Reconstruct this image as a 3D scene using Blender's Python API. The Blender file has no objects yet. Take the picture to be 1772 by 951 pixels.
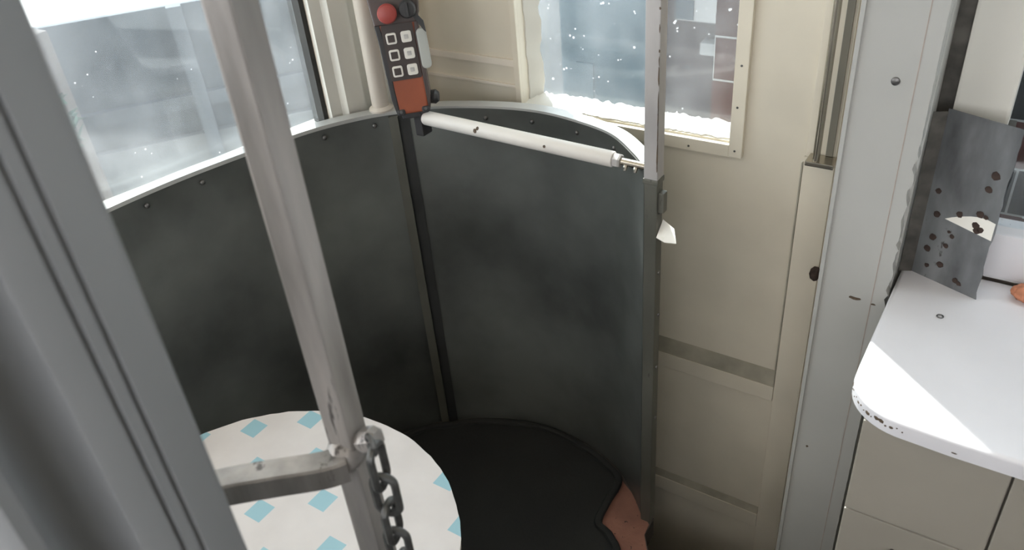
import bpy, bmesh, math, random
from mathutils import Vector, Matrix
random.seed(7)
S = bpy.context.scene
COL = S.collection

# ------------------------------------------------------------------ camera, light, exposure
cam_data = bpy.data.cameras.new('camera')
cam = bpy.data.objects.new('camera', cam_data); COL.objects.link(cam)
cam_data.sensor_width = 36.0
cam_data.lens = 36.0 * 1400.0 / 1772.0
cam_data.clip_start = 0.02; cam_data.clip_end = 200
R = ((0.8353944, 0.2477245, -0.4906615), (0.5436555, -0.5038901, 0.6712179), (-0.0809623, -0.8274825, -0.5556238))
cam.matrix_world = Matrix(((R[0][0], -R[0][1], -R[0][2], 0.0),
                           (R[1][0], -R[1][1], -R[1][2], 0.0),
                           (R[2][0], -R[2][1], -R[2][2], 1.56),
                           (0, 0, 0, 1)))
cam_data.dof.use_dof = True
cam_data.dof.focus_distance = 1.55
cam_data.dof.aperture_fstop = 7.0
S.camera = cam

S.view_settings.view_transform = 'Standard'
S.view_settings.look = 'None'
S.view_settings.gamma = 1.0
S.view_settings.use_curve_mapping = False
S.view_settings.exposure = 0.0

world = bpy.data.worlds.new('world'); S.world = world
world.use_nodes = True
wb = world.node_tree.nodes['Background']
wb.inputs[0].default_value = (0.94, 0.965, 1.0, 1)
wb.inputs[1].default_value = 4.2

SUN_DIR = Vector((0.752, -0.659, -1.43)).normalized()
sd = bpy.data.lights.new('sun', 'SUN'); sd.energy = 12.0; sd.angle = math.radians(0.6); sd.color = (1.0, 0.95, 0.87)
sun = bpy.data.objects.new('sun', sd); COL.objects.link(sun)
sun.location = (-3, 4, 6)
sun.rotation_euler = SUN_DIR.to_track_quat('-Z', 'Y').to_euler()

# ------------------------------------------------------------------ materials
def mat(name, base, rough=0.5, metal=0.0, vary=0.08, vscale=6.0, worn=None, wscale=18.0, wthr=0.66, bump=0.0, bscale=60.0, stretch=(1, 1, 1), spec=0.5):
    m = bpy.data.materials.new(name); m.use_nodes = True
    nt = m.node_tree; N = nt.nodes; L = nt.links
    p = N['Principled BSDF']
    p.inputs['Roughness'].default_value = rough
    p.inputs['Metallic'].default_value = metal
    p.inputs['Specular IOR Level'].default_value = spec
    tc = N.new('ShaderNodeTexCoord')
    mp = N.new('ShaderNodeMapping'); mp.inputs['Scale'].default_value = stretch
    L.new(tc.outputs['Object'], mp.inputs['Vector'])
    nz = N.new('ShaderNodeTexNoise'); nz.inputs['Scale'].default_value = vscale; nz.inputs['Detail'].default_value = 6
    L.new(mp.outputs[0], nz.inputs['Vector'])
    cr = N.new('ShaderNodeValToRGB')
    lo = [max(0, c * (1 - vary)) for c in base]; hi = [min(1, c * (1 + vary)) for c in base]
    cr.color_ramp.elements[0].position = 0.3; cr.color_ramp.elements[0].color = (*lo, 1)
    cr.color_ramp.elements[1].position = 0.7; cr.color_ramp.elements[1].color = (*hi, 1)
    L.new(nz.outputs['Fac'], cr.inputs['Fac'])
    out = cr.outputs['Color']
    if worn:
        n2 = N.new('ShaderNodeTexNoise'); n2.inputs['Scale'].default_value = wscale; n2.inputs['Detail'].default_value = 8; n2.inputs['Roughness'].default_value = 0.65
        L.new(mp.outputs[0], n2.inputs['Vector'])
        r2 = N.new('ShaderNodeValToRGB')
        r2.color_ramp.elements[0].position = wthr; r2.color_ramp.elements[0].color = (0, 0, 0, 1)
        r2.color_ramp.elements[1].position = wthr + 0.04; r2.color_ramp.elements[1].color = (1, 1, 1, 1)
        L.new(n2.outputs['Fac'], r2.inputs['Fac'])
        mx = N.new('ShaderNodeMix'); mx.data_type = 'RGBA'
        L.new(r2.outputs['Color'], mx.inputs['Factor'])
        L.new(out, mx.inputs['A']); mx.inputs['B'].default_value = (*worn, 1)
        out = mx.outputs['Result']
    L.new(out, p.inputs['Base Color'])
    if bump:
        nb = N.new('ShaderNodeTexNoise'); nb.inputs['Scale'].default_value = bscale; nb.inputs['Detail'].default_value = 5
        L.new(mp.outputs[0], nb.inputs['Vector'])
        bp = N.new('ShaderNodeBump'); bp.inputs['Strength'].default_value = bump; bp.inputs['Distance'].default_value = 0.003
        L.new(nb.outputs['Fac'], bp.inputs['Height']); L.new(bp.outputs[0], p.inputs['Normal'])
    return m

def glass(name, dust=0.22, speck=120.0, tint=(0.9, 0.95, 0.97), thr=-0.195):
    m = bpy.data.materials.new(name); m.use_nodes = True
    nt = m.node_tree; N = nt.nodes; L = nt.links
    N.remove(N['Principled BSDF']); outn = N['Material Output']
    tr = N.new('ShaderNodeBsdfTransparent'); tr.inputs[0].default_value = (*tint, 1)
    gl = N.new('ShaderNodeBsdfGlossy'); gl.inputs['Roughness'].default_value = 0.03
    m1 = N.new('ShaderNodeMixShader'); m1.inputs[0].default_value = 0.05
    L.new(tr.outputs[0], m1.inputs[1]); L.new(gl.outputs[0], m1.inputs[2])
    df = N.new('ShaderNodeBsdfDiffuse'); df.inputs[0].default_value = (0.8, 0.83, 0.86, 1)
    tl = N.new('ShaderNodeBsdfTranslucent'); tl.inputs[0].default_value = (0.8, 0.83, 0.86, 1)
    m2 = N.new('ShaderNodeMixShader'); m2.inputs[0].default_value = 0.5
    L.new(df.outputs[0], m2.inputs[1]); L.new(tl.outputs[0], m2.inputs[2])
    tc = N.new('ShaderNodeTexCoord')
    mp = N.new('ShaderNodeMapping'); mp.inputs['Scale'].default_value = (1, 1, 0.6)
    L.new(tc.outputs['Object'], mp.inputs['Vector'])
    nz = N.new('ShaderNodeTexNoise'); nz.inputs['Scale'].default_value = 9; nz.inputs['Detail'].default_value = 7
    L.new(mp.outputs[0], nz.inputs['Vector'])
    mr = N.new('ShaderNodeMapRange'); mr.inputs['From Min'].default_value = 0.3; mr.inputs['From Max'].default_value = 0.75
    mr.inputs['To Min'].default_value = dust * 0.3; mr.inputs['To Max'].default_value = dust * 1.5
    L.new(nz.outputs['Fac'], mr.inputs['Value'])
    vo = N.new('ShaderNodeTexVoronoi'); vo.inputs['Scale'].default_value = speck
    L.new(tc.outputs['Object'], vo.inputs['Vector'])
    n3 = N.new('ShaderNodeTexNoise'); n3.inputs['Scale'].default_value = 22
    L.new(tc.outputs['Object'], n3.inputs['Vector'])
    th = N.new('ShaderNodeMath'); th.operation = 'MULTIPLY_ADD'; th.inputs[1].default_value = 0.5; th.inputs[2].default_value = thr
    L.new(n3.outputs['Fac'], th.inputs[0])
    lt = N.new('ShaderNodeMath'); lt.operation = 'LESS_THAN'
    L.new(vo.outputs['Distance'], lt.inputs[0]); L.new(th.outputs[0], lt.inputs[1])
    mx = N.new('ShaderNodeMath'); mx.operation = 'MAXIMUM'
    sc = N.new('ShaderNodeMath'); sc.operation = 'MULTIPLY'; sc.inputs[1].default_value = 0.75
    L.new(lt.outputs[0], sc.inputs[0])
    L.new(mr.outputs[0], mx.inputs[0]); L.new(sc.outputs[0], mx.inputs[1])
    m3 = N.new('ShaderNodeMixShader')
    L.new(mx.outputs[0], m3.inputs[0]); L.new(m1.outputs[0], m3.inputs[1]); L.new(m2.outputs[0], m3.inputs[2])
    L.new(m3.outputs[0], outn.inputs['Surface'])
    return m

def brick(name):
    m = bpy.data.materials.new(name); m.use_nodes = True
    nt = m.node_tree; N = nt.nodes; L = nt.links; p = N['Principled BSDF']
    tc = N.new('ShaderNodeTexCoord'); mp = N.new('ShaderNodeMapping')
    mp.inputs['Rotation'].default_value = (math.radians(90), 0, 0)
    L.new(tc.outputs['Object'], mp.inputs['Vector'])
    b = N.new('ShaderNodeTexBrick')
    b.inputs['Color1'].default_value = (0.012, 0.012, 0.014, 1); b.inputs['Color2'].default_value = (0.17, 0.035, 0.025, 1)
    b.inputs['Mortar'].default_value = (0.45, 0.45, 0.46, 1)
    b.inputs['Scale'].default_value = 1.0; b.inputs['Mortar Size'].default_value = 0.0022
    b.inputs['Brick Width'].default_value = 0.2; b.inputs['Row Height'].default_value = 0.094
    b.inputs['Bias'].default_value = -0.45
    L.new(mp.outputs[0], b.inputs['Vector']); L.new(b.outputs['Color'], p.inputs['Base Color'])
    p.inputs['Roughness'].default_value = 0.35
    return m

def oilcloth(name):
    # off white cloth with rows of pale blue diamonds (a diagonal lattice)
    m = bpy.data.materials.new(name); m.use_nodes = True
    nt = m.node_tree; N = nt.nodes; L = nt.links; p = N['Principled BSDF']
    def M(op, a, b=None):
        n = N.new('ShaderNodeMath'); n.operation = op
        for i, v in enumerate((a, b)):
            if v is None: continue
            if isinstance(v, (int, float)): n.inputs[i].default_value = v
            else: L.new(v, n.inputs[i])
        return n.outputs[0]
    tc = N.new('ShaderNodeTexCoord'); sp = N.new('ShaderNodeSeparateXYZ')
    L.new(tc.outputs['Object'], sp.inputs[0])
    x, y = sp.outputs[0], sp.outputs[1]
    a1 = (0.081, 0.0705); a2 = (0.0815, -0.0668)
    det = a1[0] * a2[1] - a1[1] * a2[0]
    ox, oy = -0.225, 0.209
    dx = M('SUBTRACT', x, ox); dy = M('SUBTRACT', y, oy)
    u = M('DIVIDE', M('SUBTRACT', M('MULTIPLY', dx, a2[1]), M('MULTIPLY', dy, a2[0])), det)
    v = M('DIVIDE', M('SUBTRACT', M('MULTIPLY', dy, a1[0]), M('MULTIPLY', dx, a1[1])), det)
    fu = M('SUBTRACT', u, M('ROUND', u)); fv = M('SUBTRACT', v, M('ROUND', v))
    lx = M('ADD', M('MULTIPLY', fu, a1[0]), M('MULTIPLY', fv, a2[0]))
    ly = M('ADD', M('MULTIPLY', fu, a1[1]), M('MULTIPLY', fv, a2[1]))
    d = M('MAXIMUM', M('ABSOLUTE', lx), M('ABSOLUTE', ly))
    k = M('MULTIPLY', M('LESS_THAN', d, 0.0185), M('GREATER_THAN', M('ABSOLUTE', M('SUBTRACT', M('ROUND', u), 2.0)), 0.5))
    nz = N.new('ShaderNodeTexNoise'); nz.inputs['Scale'].default_value = 9; nz.inputs['Detail'].default_value = 5
    L.new(tc.outputs['Object'], nz.inputs['Vector'])
    cr = N.new('ShaderNodeValToRGB')
    cr.color_ramp.elements[0].position = 0.3; cr.color_ramp.elements[0].color = (0.66, 0.62, 0.60, 1)
    cr.color_ramp.elements[1].position = 0.7; cr.color_ramp.elements[1].color = (0.76, 0.72, 0.70, 1)
    L.new(nz.outputs['Fac'], cr.inputs['Fac'])
    mx = N.new('ShaderNodeMix'); mx.data_type = 'RGBA'
    L.new(k, mx.inputs['Factor']); L.new(cr.outputs[0], mx.inputs['A']); mx.inputs['B'].default_value = (0.33, 0.55, 0.62, 1)
    L.new(mx.outputs['Result'], p.inputs['Base Color'])
    p.inputs['Roughness'].default_value = 0.45
    return m

M = {}
M['cream'] = mat('cream_paint', (0.80, 0.72, 0.61), 0.5, vary=0.05, worn=(0.30, 0.27, 0.22), wscale=30, wthr=0.74, bump=0.15, bscale=40)
M['door'] = mat('door_paint', (0.72, 0.655, 0.535), 0.45, vary=0.06, worn=(0.28, 0.25, 0.2), wscale=24, wthr=0.75, bump=0.2, bscale=35)
M['greywall'] = mat('dull_grey_paint', (0.20, 0.195, 0.19), 0.5, vary=0.1)
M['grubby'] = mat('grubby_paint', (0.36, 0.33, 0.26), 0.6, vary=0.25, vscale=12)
M['white'] = mat('white_paint', (0.68, 0.66, 0.60), 0.42, vary=0.04, worn=(0.32, 0.28, 0.22), wscale=20, wthr=0.76, bump=0.08)
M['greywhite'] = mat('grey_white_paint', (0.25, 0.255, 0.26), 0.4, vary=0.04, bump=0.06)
M['board'] = mat('board_paint', (0.46, 0.455, 0.43), 0.4, vary=0.04, worn=(0.3, 0.24, 0.18), wscale=16, wthr=0.77, bump=0.06)
M['counter'] = mat('counter_paint', (0.79, 0.775, 0.80), 0.35, vary=0.04, bump=0.04, bscale=15)
M['chip'] = mat('bare_wood_chip', (0.10, 0.07, 0.045), 0.8, vary=0.4, vscale=80)
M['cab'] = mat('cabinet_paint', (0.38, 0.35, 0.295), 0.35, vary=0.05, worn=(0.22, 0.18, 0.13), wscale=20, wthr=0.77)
M['sheet'] = mat('galvanised_sheet', (0.160, 0.168, 0.158), 0.44, metal=0.55, vary=0.5, vscale=3.2, worn=(0.34, 0.35, 0.35), wscale=46, wthr=0.735, bump=0.5, bscale=6)
M['rim'] = mat('rim_steel', (0.50, 0.50, 0.48), 0.4, metal=0.35, vary=0.15, worn=(0.12, 0.11, 0.1), wscale=40, wthr=0.7)
M['steel'] = mat('painted_steel', (0.46, 0.435, 0.42), 0.5, metal=0.3, vary=0.18, vscale=14, worn=(0.15, 0.13, 0.11), wscale=26, wthr=0.66, bump=0.25, stretch=(1, 1, 0.35))
M['oldsteel'] = mat('old_dark_steel', (0.12, 0.118, 0.098), 0.5, metal=0.3, vary=0.25, vscale=14, worn=(0.05, 0.045, 0.04), wscale=30, wthr=0.62, stretch=(1, 1, 0.3))
M['seam'] = mat('dark_seam_sheet', (0.055, 0.056, 0.055), 0.5, metal=0.4, vary=0.3)
M['pipe'] = mat('silver_painted_tube', (0.37, 0.345, 0.325), 0.42, metal=0.3, vary=0.38, vscale=26, worn=(0.11, 0.10, 0.095), wscale=34, wthr=0.60, bump=0.25, stretch=(1, 1, 0.16))
M['chain'] = mat('chain_steel', (0.13, 0.13, 0.125), 0.45, metal=0.6, vary=0.3, vscale=60)
M['chrome'] = mat('bright_steel', (0.46, 0.42, 0.35), 0.25, metal=0.9, vary=0.1)
M['dark'] = mat('dark_gap', (0.03, 0.028, 0.025), 0.8, vary=0.2)
M['bolt'] = mat('bolt_steel', (0.16, 0.155, 0.15), 0.35, metal=0.8, vary=0.2)
M['beige'] = mat('beige_pipe_paint', (0.55, 0.49, 0.42), 0.5, vary=0.07, worn=(0.33, 0.3, 0.26), wscale=40, wthr=0.72)
M['barwhite'] = mat('bar_white_paint', (0.74, 0.70, 0.65), 0.4, vary=0.06, worn=(0.25, 0.22, 0.2), wscale=26, wthr=0.74)
M['floor'] = mat('red_primer_floor', (0.27, 0.125, 0.09), 0.75, vary=0.25, vscale=14, worn=(0.03, 0.02, 0.018), wscale=55, wthr=0.62, bump=0.4)
M['lino'] = mat('dark_lino', (0.06, 0.05, 0.045), 0.6, vary=0.25)
M['mat'] = mat('black_rubber', (0.012, 0.0125, 0.012), 0.7, vary=0.3, bump=0.3, bscale=160)
M['orange'] = mat('orange_plastic', (0.30, 0.075, 0.032), 0.5, vary=0.12, vscale=14)
M['keypad'] = mat('dark_keypad', (0.045, 0.032, 0.028), 0.5, vary=0.15)
M['red'] = mat('red_plastic', (0.33, 0.055, 0.045), 0.4, vary=0.1)
M['rubber'] = mat('black_plastic', (0.03, 0.029, 0.03), 0.5, vary=0.2)
M['brownrubber'] = mat('worn_bumper', (0.075, 0.055, 0.05), 0.5, vary=0.2)
M['btn'] = mat('button_white', (0.72, 0.69, 0.63), 0.45, vary=0.05)
M['btngrey'] = mat('button_grey', (0.45, 0.43, 0.41), 0.5, vary=0.2, vscale=120)
M['tag'] = mat('grey_plastic', (0.42, 0.43, 0.40), 0.5, vary=0.05)
M['rod_shadow'] = mat('shadow_strip_paint', (0.22, 0.20, 0.16), 0.6, vary=0.1)
M['paper_and_sun_patch'] = mat('white_card_and_sun_patch', (0.85, 0.82, 0.75), 0.7, vary=0.03)
M['plate'] = mat('dull_sheet_metal', (0.17, 0.175, 0.18), 0.45, metal=0.4, vary=0.45, vscale=22, worn=(0.07, 0.065, 0.06), wscale=24, wthr=0.68, stretch=(1, 1, 0.4))
M['grime_shade'] = mat('grimy_metal_and_shade', (0.085, 0.078, 0.068), 0.6, metal=0.3, vary=0.5, vscale=30, worn=(0.30, 0.29, 0.27), wscale=26, wthr=0.68)  # grime on the plate's side wing, painted shade in the recess
M['rust'] = mat('rust', (0.045, 0.028, 0.022), 0.9, vary=0.4, vscale=60)
M['copper'] = mat('orange_sponge', (0.50, 0.20, 0.11), 0.8, vary=0.25, vscale=80, bump=0.6, bscale=200)
M['cloth'] = oilcloth('diamond_oilcloth')
M['clothedge'] = mat('board_edge', (0.42, 0.33, 0.28), 0.8, vary=0.25, vscale=40)
M['glass'] = glass('dusty_glass', 0.10, 60.0, thr=-0.245)
M['glass_door'] = glass('streaky_glass', 0.10, 52.0, thr=-0.18)
M['glass_clean'] = glass('clear_glass', 0.03, 60.0)
M['brick'] = brick('black_red_brick')
M['fence'] = mat('grey_fence_paint', (0.050, 0.060, 0.070), 0.7, vary=0.12, vscale=3)
M['paleout'] = mat('pale_render', (0.16, 0.17, 0.175), 0.8, vary=0.15, vscale=3)
M['boxgrey'] = mat('pale_box', (0.26, 0.26, 0.26), 0.6, vary=0.1)
M['crate'] = mat('brown_grey_board', (0.075, 0.062, 0.056), 0.8, vary=0.2)
M['fencepale'] = mat('pale_fence_paint', (0.095, 0.104, 0.11), 0.7, vary=0.3, vscale=3)
M['yard'] = mat('pale_concrete', (0.62, 0.60, 0.57), 0.9, vary=0.08, vscale=2)
M['shed'] = mat('blue_grey_shed', (0.030, 0.062, 0.080), 0.6, vary=0.15, vscale=4)
M['pinkwall'] = mat('weathered_pink_wall', (0.078, 0.062, 0.062), 0.8, vary=0.15, vscale=5)
M['leaf'] = mat('leaf_green', (0.035, 0.085, 0.06), 0.6, vary=0.4, vscale=20)
M['roof'] = mat('roof_felt', (0.25, 0.25, 0.25), 0.8)
M['wood'] = mat('raw_board_and_reflection_pole', (0.15, 0.135, 0.125), 0.8, vary=0.15)

# ------------------------------------------------------------------ mesh helpers
def box(bm, x0, x1, y0, y1, z0, z1, bev=0.0):
    r = bmesh.ops.create_cube(bm, size=1.0)
    vs = r['verts']
    for v in vs:
        v.co = Vector((x0 + (v.co.x + .5) * (x1 - x0), y0 + (v.co.y + .5) * (y1 - y0), z0 + (v.co.z + .5) * (z1 - z0)))
    if bev:
        es = list({e for v in vs for e in v.link_edges})
        bmesh.ops.bevel(bm, geom=es, offset=bev, segments=2, profile=0.7, affect='EDGES')
    return bm

def xform(bm, mtx, start=0):
    bm.verts.ensure_lookup_table()
    for v in list(bm.verts)[start:]:
        v.co = mtx @ v.co

def prism(bm, pts, z0, z1):
    """polygon in plan, extruded upwards"""
    lo = [bm.verts.new((p[0], p[1], z0)) for p in pts]
    hi = [bm.verts.new((p[0], p[1], z1)) for p in pts]
    n = len(pts)
    for i in range(n):
        bm.faces.new((lo[i], lo[(i + 1) % n], hi[(i + 1) % n], hi[i]))
    bm.faces.new(lo[::-1]); bm.faces.new(hi)
    bmesh.ops.recalc_face_normals(bm, faces=bm.faces[:])
    return bm

def sweep(bm, pts, prof, closed=False, up=(0, 0, 1), cap=True):
    """sweep a closed 2D profile (side, up) along a path"""
    pts = [Vector(p) for p in pts]; n = len(pts); rings = []
    upv = Vector(up)
    for i, p in enumerate(pts):
        if closed: t = pts[(i + 1) % n] - pts[i - 1]
        else: t = pts[min(i + 1, n - 1)] - pts[max(i - 1, 0)]
        t.normalize()
        u = upv - t * upv.dot(t)
        if u.length < 1e-4: u = Vector((1, 0, 0)) - t * t.x
        u.normalize(); s = t.cross(u)
        rings.append([bm.verts.new(p + s * a + u * b) for a, b in prof])
    k = len(prof)
    for i in range(n if closed else n - 1):
        A, B = rings[i], rings[(i + 1) % n]
        for j in range(k):
            bm.faces.new((A[j], A[(j + 1) % k], B[(j + 1) % k], B[j]))
    if cap and not closed:
        bm.faces.new(rings[0][::-1]); bm.faces.new(rings[-1])
    bmesh.ops.recalc_face_normals(bm, faces=bm.faces[:])
    return bm

def circ(r, n=12): return [(r * math.cos(2 * math.pi * i / n), r * math.sin(2 * math.pi * i / n)) for i in range(n)]
def rect(a, b): return [(-a / 2, -b / 2), (a / 2, -b / 2), (a / 2, b / 2), (-a / 2, b / 2)]
def rrect(a, b, r, n=3):
    out = []
    for cx, cy, a0 in ((a / 2 - r, b / 2 - r, 0), (-a / 2 + r, b / 2 - r, 90), (-a / 2 + r, -b / 2 + r, 180), (a / 2 - r, -b / 2 + r, 270)):
        for i in range(n + 1):
            t = math.radians(a0 + 90 * i / n); out.append((cx + r * math.cos(t), cy + r * math.sin(t)))
    return out
def tube(bm, pts, r, n=12, closed=False): return sweep(bm, pts, circ(r, n), closed, up=(0, 0.02, 1))
def lathe(bm, prof, origin, axis=(0, 0, 1), n=24):
    """prof: list of (radius, height)"""
    q = Vector((0, 0, 1)).rotation_difference(Vector(axis).normalized()); o = Vector(origin)
    rings = []
    for r, h in prof:
        rings.append([bm.verts.new(o + q @ Vector((max(r, 1e-5) * math.cos(2 * math.pi * i / n), max(r, 1e-5) * math.sin(2 * math.pi * i / n), h))) for i in range(n)])
    for A, B in zip(rings, rings[1:]):
        for i in range(n): bm.faces.new((A[i], A[(i + 1) % n], B[(i + 1) % n], B[i]))
    bm.faces.new(rings[0][::-1]); bm.faces.new(rings[-1])
    bmesh.ops.recalc_face_normals(bm, faces=bm.faces[:])
    return bm
def catmull(P, k=8):
    P = [Vector(p) for p in P]; out = []
    for i in range(len(P) - 1):
        p0 = P[max(i - 1, 0)]; p1 = P[i]; p2 = P[i + 1]; p3 = P[min(i + 2, len(P) - 1)]
        for j in range(k):
            t = j / k
            out.append(0.5 * ((2 * p1) + (p2 - p0) * t + (2 * p0 - 5 * p1 + 4 * p2 - p3) * t * t + (3 * p1 - p0 - 3 * p2 + p3) * t ** 3))
    out.append(P[-1]); return out
def bm_(): return bmesh.new()

def world_loc(o):
    l = Vector(o.location)
    while o.parent: o = o.parent; l += Vector(o.location)
    return l
def obj(name, bm, m, parent=None, base=False, smooth=False):
    """link bm (in world coordinates) as one mesh object whose origin is its own middle (or base)"""
    cs = [v.co for v in bm.verts]
    lo = Vector((min(c[i] for c in cs) for i in range(3))); hi = Vector((max(c[i] for c in cs) for i in range(3)))
    c = (lo + hi) / 2
    if base: c.z = lo.z
    for v in bm.verts: v.co -= c
    me = bpy.data.meshes.new(name); bm.to_mesh(me); bm.free()
    me.materials.append(M[m])
    if smooth:
        for p in me.polygons: p.use_smooth = True
        try: me.set_sharp_from_angle(angle=math.radians(40))
        except Exception: pass
    o = bpy.data.objects.new(name, me); COL.objects.link(o)
    if parent is not None:
        o.parent = parent; o.location = c - world_loc(parent)
    else: o.location = c
    return o
def thing(name, label, cat, loc, group=None):
    o = bpy.data.objects.new(name, None); COL.objects.link(o)
    o.empty_display_size = 0.05; o.location = loc
    o['label'] = label; o['category'] = cat
    if group: o['group'] = group
    return o
def tag(o, label, cat, group=None):
    o['label'] = label; o['category'] = cat
    if group: o['group'] = group
    return o
def struct(name, bm, m, parent=None, smooth=False):
    o = obj(name, bm, m, parent, base=True, smooth=smooth)
    if parent is None: o['kind'] = 'structure'
    return o
def structroot(name, loc):
    o = bpy.data.objects.new(name, None); COL.objects.link(o); o.location = loc; o.empty_display_size = 0.05
    o['kind'] = 'structure'; return o

# ================================================================== THE SETTING
DY = 1.40                       # inner face of the door wall
# floor: a raised platform with a stepwell in front of the door
struct('floor', prism(bm_(), [(-1.5, -1.5), (1.3, -1.5), (1.3, 1.42), (-0.19, 1.42), (-0.19, 1.02), (-0.482, 1.02), (-0.482, 1.075), (-0.512, 1.120), (-0.514, 1.172), (-0.53, 1.190), (-0.582, 1.232), (-0.665, 1.292), (-0.757, 1.322), (-0.86, 1.336), (-0.96, 1.322), (-1.2, 1.40), (-1.5, 1.40)], -0.06, 0.0), 'lino')
bp = [(-0.70, 1.06), (-0.66, 1.02), (-0.49, 1.02), (-0.485, 1.075), (-0.513, 1.118), (-0.516, 1.150), (-0.545, 1.172), (-0.592, 1.215), (-0.64, 1.245), (-0.70, 1.25)]
flo = bpy.data.objects['floor']
obj('bare_patch', prism(bm_(), bp, 0.0, 0.0015), 'floor', flo)
struct('floor_stepwell', box(bm_(), -1.15, -0.10, 0.66, 1.46, -0.60, -0.56), 'mat')
b = bm_(); box(b, -0.188, -0.175, 1.0, 1.39, -0.56, -0.06); box(b, -1.165, -0.175, 1.0, 1.015, -0.56, -0.06); box(b, -1.165, -1.15, 1.015, 1.398, -0.56, -0.06)
struct('trim_1', b, 'mat')
# ceiling with an unseen deep eave added to block sun at the left window
struct('ceiling_and_added_eave', box(bm_(), -1.97, 1.4, -1.5, 1.50, 2.10, 2.16), 'cream')

# left wall runs at an angle to the door wall: plan line from WA to WB
WA = Vector((-1.53, 0.0)); WB = Vector((-1.209, 1.40))
wd = (WB - WA).normalized(); wn = Vector((-wd.y, wd.x))          # outward normal
def wp(s, o, z): p = WA + wd * s + wn * o; return Vector((p.x, p.y, z))
def wbox(bm, s0, s1, o0, o1, z0, z1):
    st = len(bm.verts); box(bm, 0, 1, 0, 1, 0, 1)
    bm.verts.ensure_lookup_table()
    for v in bm.verts[st:]:
        v.co = wp(s0 + v.co.x * (s1 - s0), o0 + v.co.y * (o1 - o0), z0 + v.co.z * (z1 - z0))
    return bm
WL = (WB - WA).length
s_win = 1.160                     # window ends here, the fluted casing begins
b = bm_(); wbox(b, -0.02, WL + 0.05, 0, 0.06, -0.4, 0.88); wbox(b, -0.02, WL + 0.05, 0, 0.06, 2.0, 2.1); wbox(b, -0.02, 0.06, 0, 0.06, 0.88, 2.0); wbox(b, s_win, WL + 0.05, 0, 0.06, 0.88, 2.0)
struct('wall_left', b, 'cream')
w1 = structroot('window_1', wp(0.6, 0.03, 0.88))
b = bm_(); wbox(b, 0.06, s_win, -0.002, 0.06, 0.88, 0.886)
obj('window_sill', b, 'white', w1)
b = bm_(); wbox(b, 0.06, 0.10, 0.02, 0.045, 0.886, 2.0); wbox(b, 0.10, s_win - 0.022, 0.02, 0.045, 1.97, 2.0)
obj('window_frame', b, 'white', w1)
b = bm_(); wbox(b, s_win - 0.0115, s_win - 0.001, 0.004, 0.05, 0.886, 2.0)
obj('gasket', b, 'dark', w1)
b = bm_(); wbox(b, 0.10, s_win - 0.012, 0.030, 0.034, 0.886, 1.97)
obj('pane', b, 'glass', w1)
# fluted casing beside the window
prof = [(s_win + 0.000, 0.0), (s_win, -0.012), (s_win + 0.026, -0.012), (s_win + 0.032, -0.030), (s_win + 0.076, -0.030), (s_win + 0.086, -0.010), (s_win + 0.120, -0.010), (s_win + 0.128, -0.028), (s_win + 0.164, -0.028), (s_win + 0.174, -0.008), (s_win + 0.225, -0.008), (s_win + 0.232, 0.0)]
struct('trim_2', prism(bm_(), [tuple(wp(s, o, 0))[:2] for s, o in prof], 0.60, 2.1), 'white')

# unseen wall behind the left foreground casing, height and opening shaped for the light
b = bm_(); box(b, -1.56, -0.52, -0.02, 0.04, 0.0, 0.72); box(b, -1.56, -1.48, -0.02, 0.04, 0.72, 2.1); box(b, -0.60, -0.52, -0.02, 0.04, 0.72, 2.1); box(b, -1.48, -0.62, -0.02, 0.04, 2.02, 2.1)
struct('wall_front_unseen', b, 'greywall')
# right wall of the cabin, far side of the sink counter (window opening over most of it)
b = bm_(); box(b, 1.30, 1.36, -1.5, 1.45, -0.06, 2.1)
struct('wall_right', b, 'greywall')

# rear wall behind the viewer, with a wide window opening, plus an added unseen half wall blocking skylight
b = bm_(); box(b, -1.56, 1.36, -0.66, -0.60, -0.06, 1.0); box(b, -1.56, 1.36, -1.46, -1.40, -0.06, 0.85); box(b, -1.56, -1.2, -1.46, -1.40, 0.85, 2.1); box(b, 1.25, 1.36, -1.46, -1.40, 0.85, 2.1)
struct('wall_rear_and_blocker', b, 'greywall')
b = bm_(); box(b, -1.56, -1.50, -1.40, -0.02, -0.06, 0.75); box(b, -1.56, -1.50, -1.40, -1.30, 0.75, 2.1); box(b, -1.56, -1.50, -0.12, -0.02, 0.75, 2.1)
struct('wall_side', b, 'cream')

# ---- door wall
DL, DR = -1.215, -0.278           # door leaf
wl, wr, wz, wt = -0.945, -0.474, 0.876, 1.95   # glazed opening
b = bm_()
box(b, -1.24, 1.36, DY + 0.0, DY + 0.06, 2.02, 2.1)
box(b, -0.278, -0.10, DY + 0.0, DY + 0.06, -0.56, 2.02)
struct('wall_back', b, 'cream')
d1 = structroot('door_1', (-0.75, DY, -0.56))
b = bm_()
TH = 0.07
box(b, DL, wl, DY, DY + TH, -0.56, 2.02)
box(b, wr, DR, DY, DY + TH, -0.56, 2.02)
box(b, wl, wr, DY, DY + TH, wt, 2.02)
box(b, wl, wr, DY, DY + TH, -0.56, wz)
obj('door_leaf', b, 'door', d1)
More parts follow.
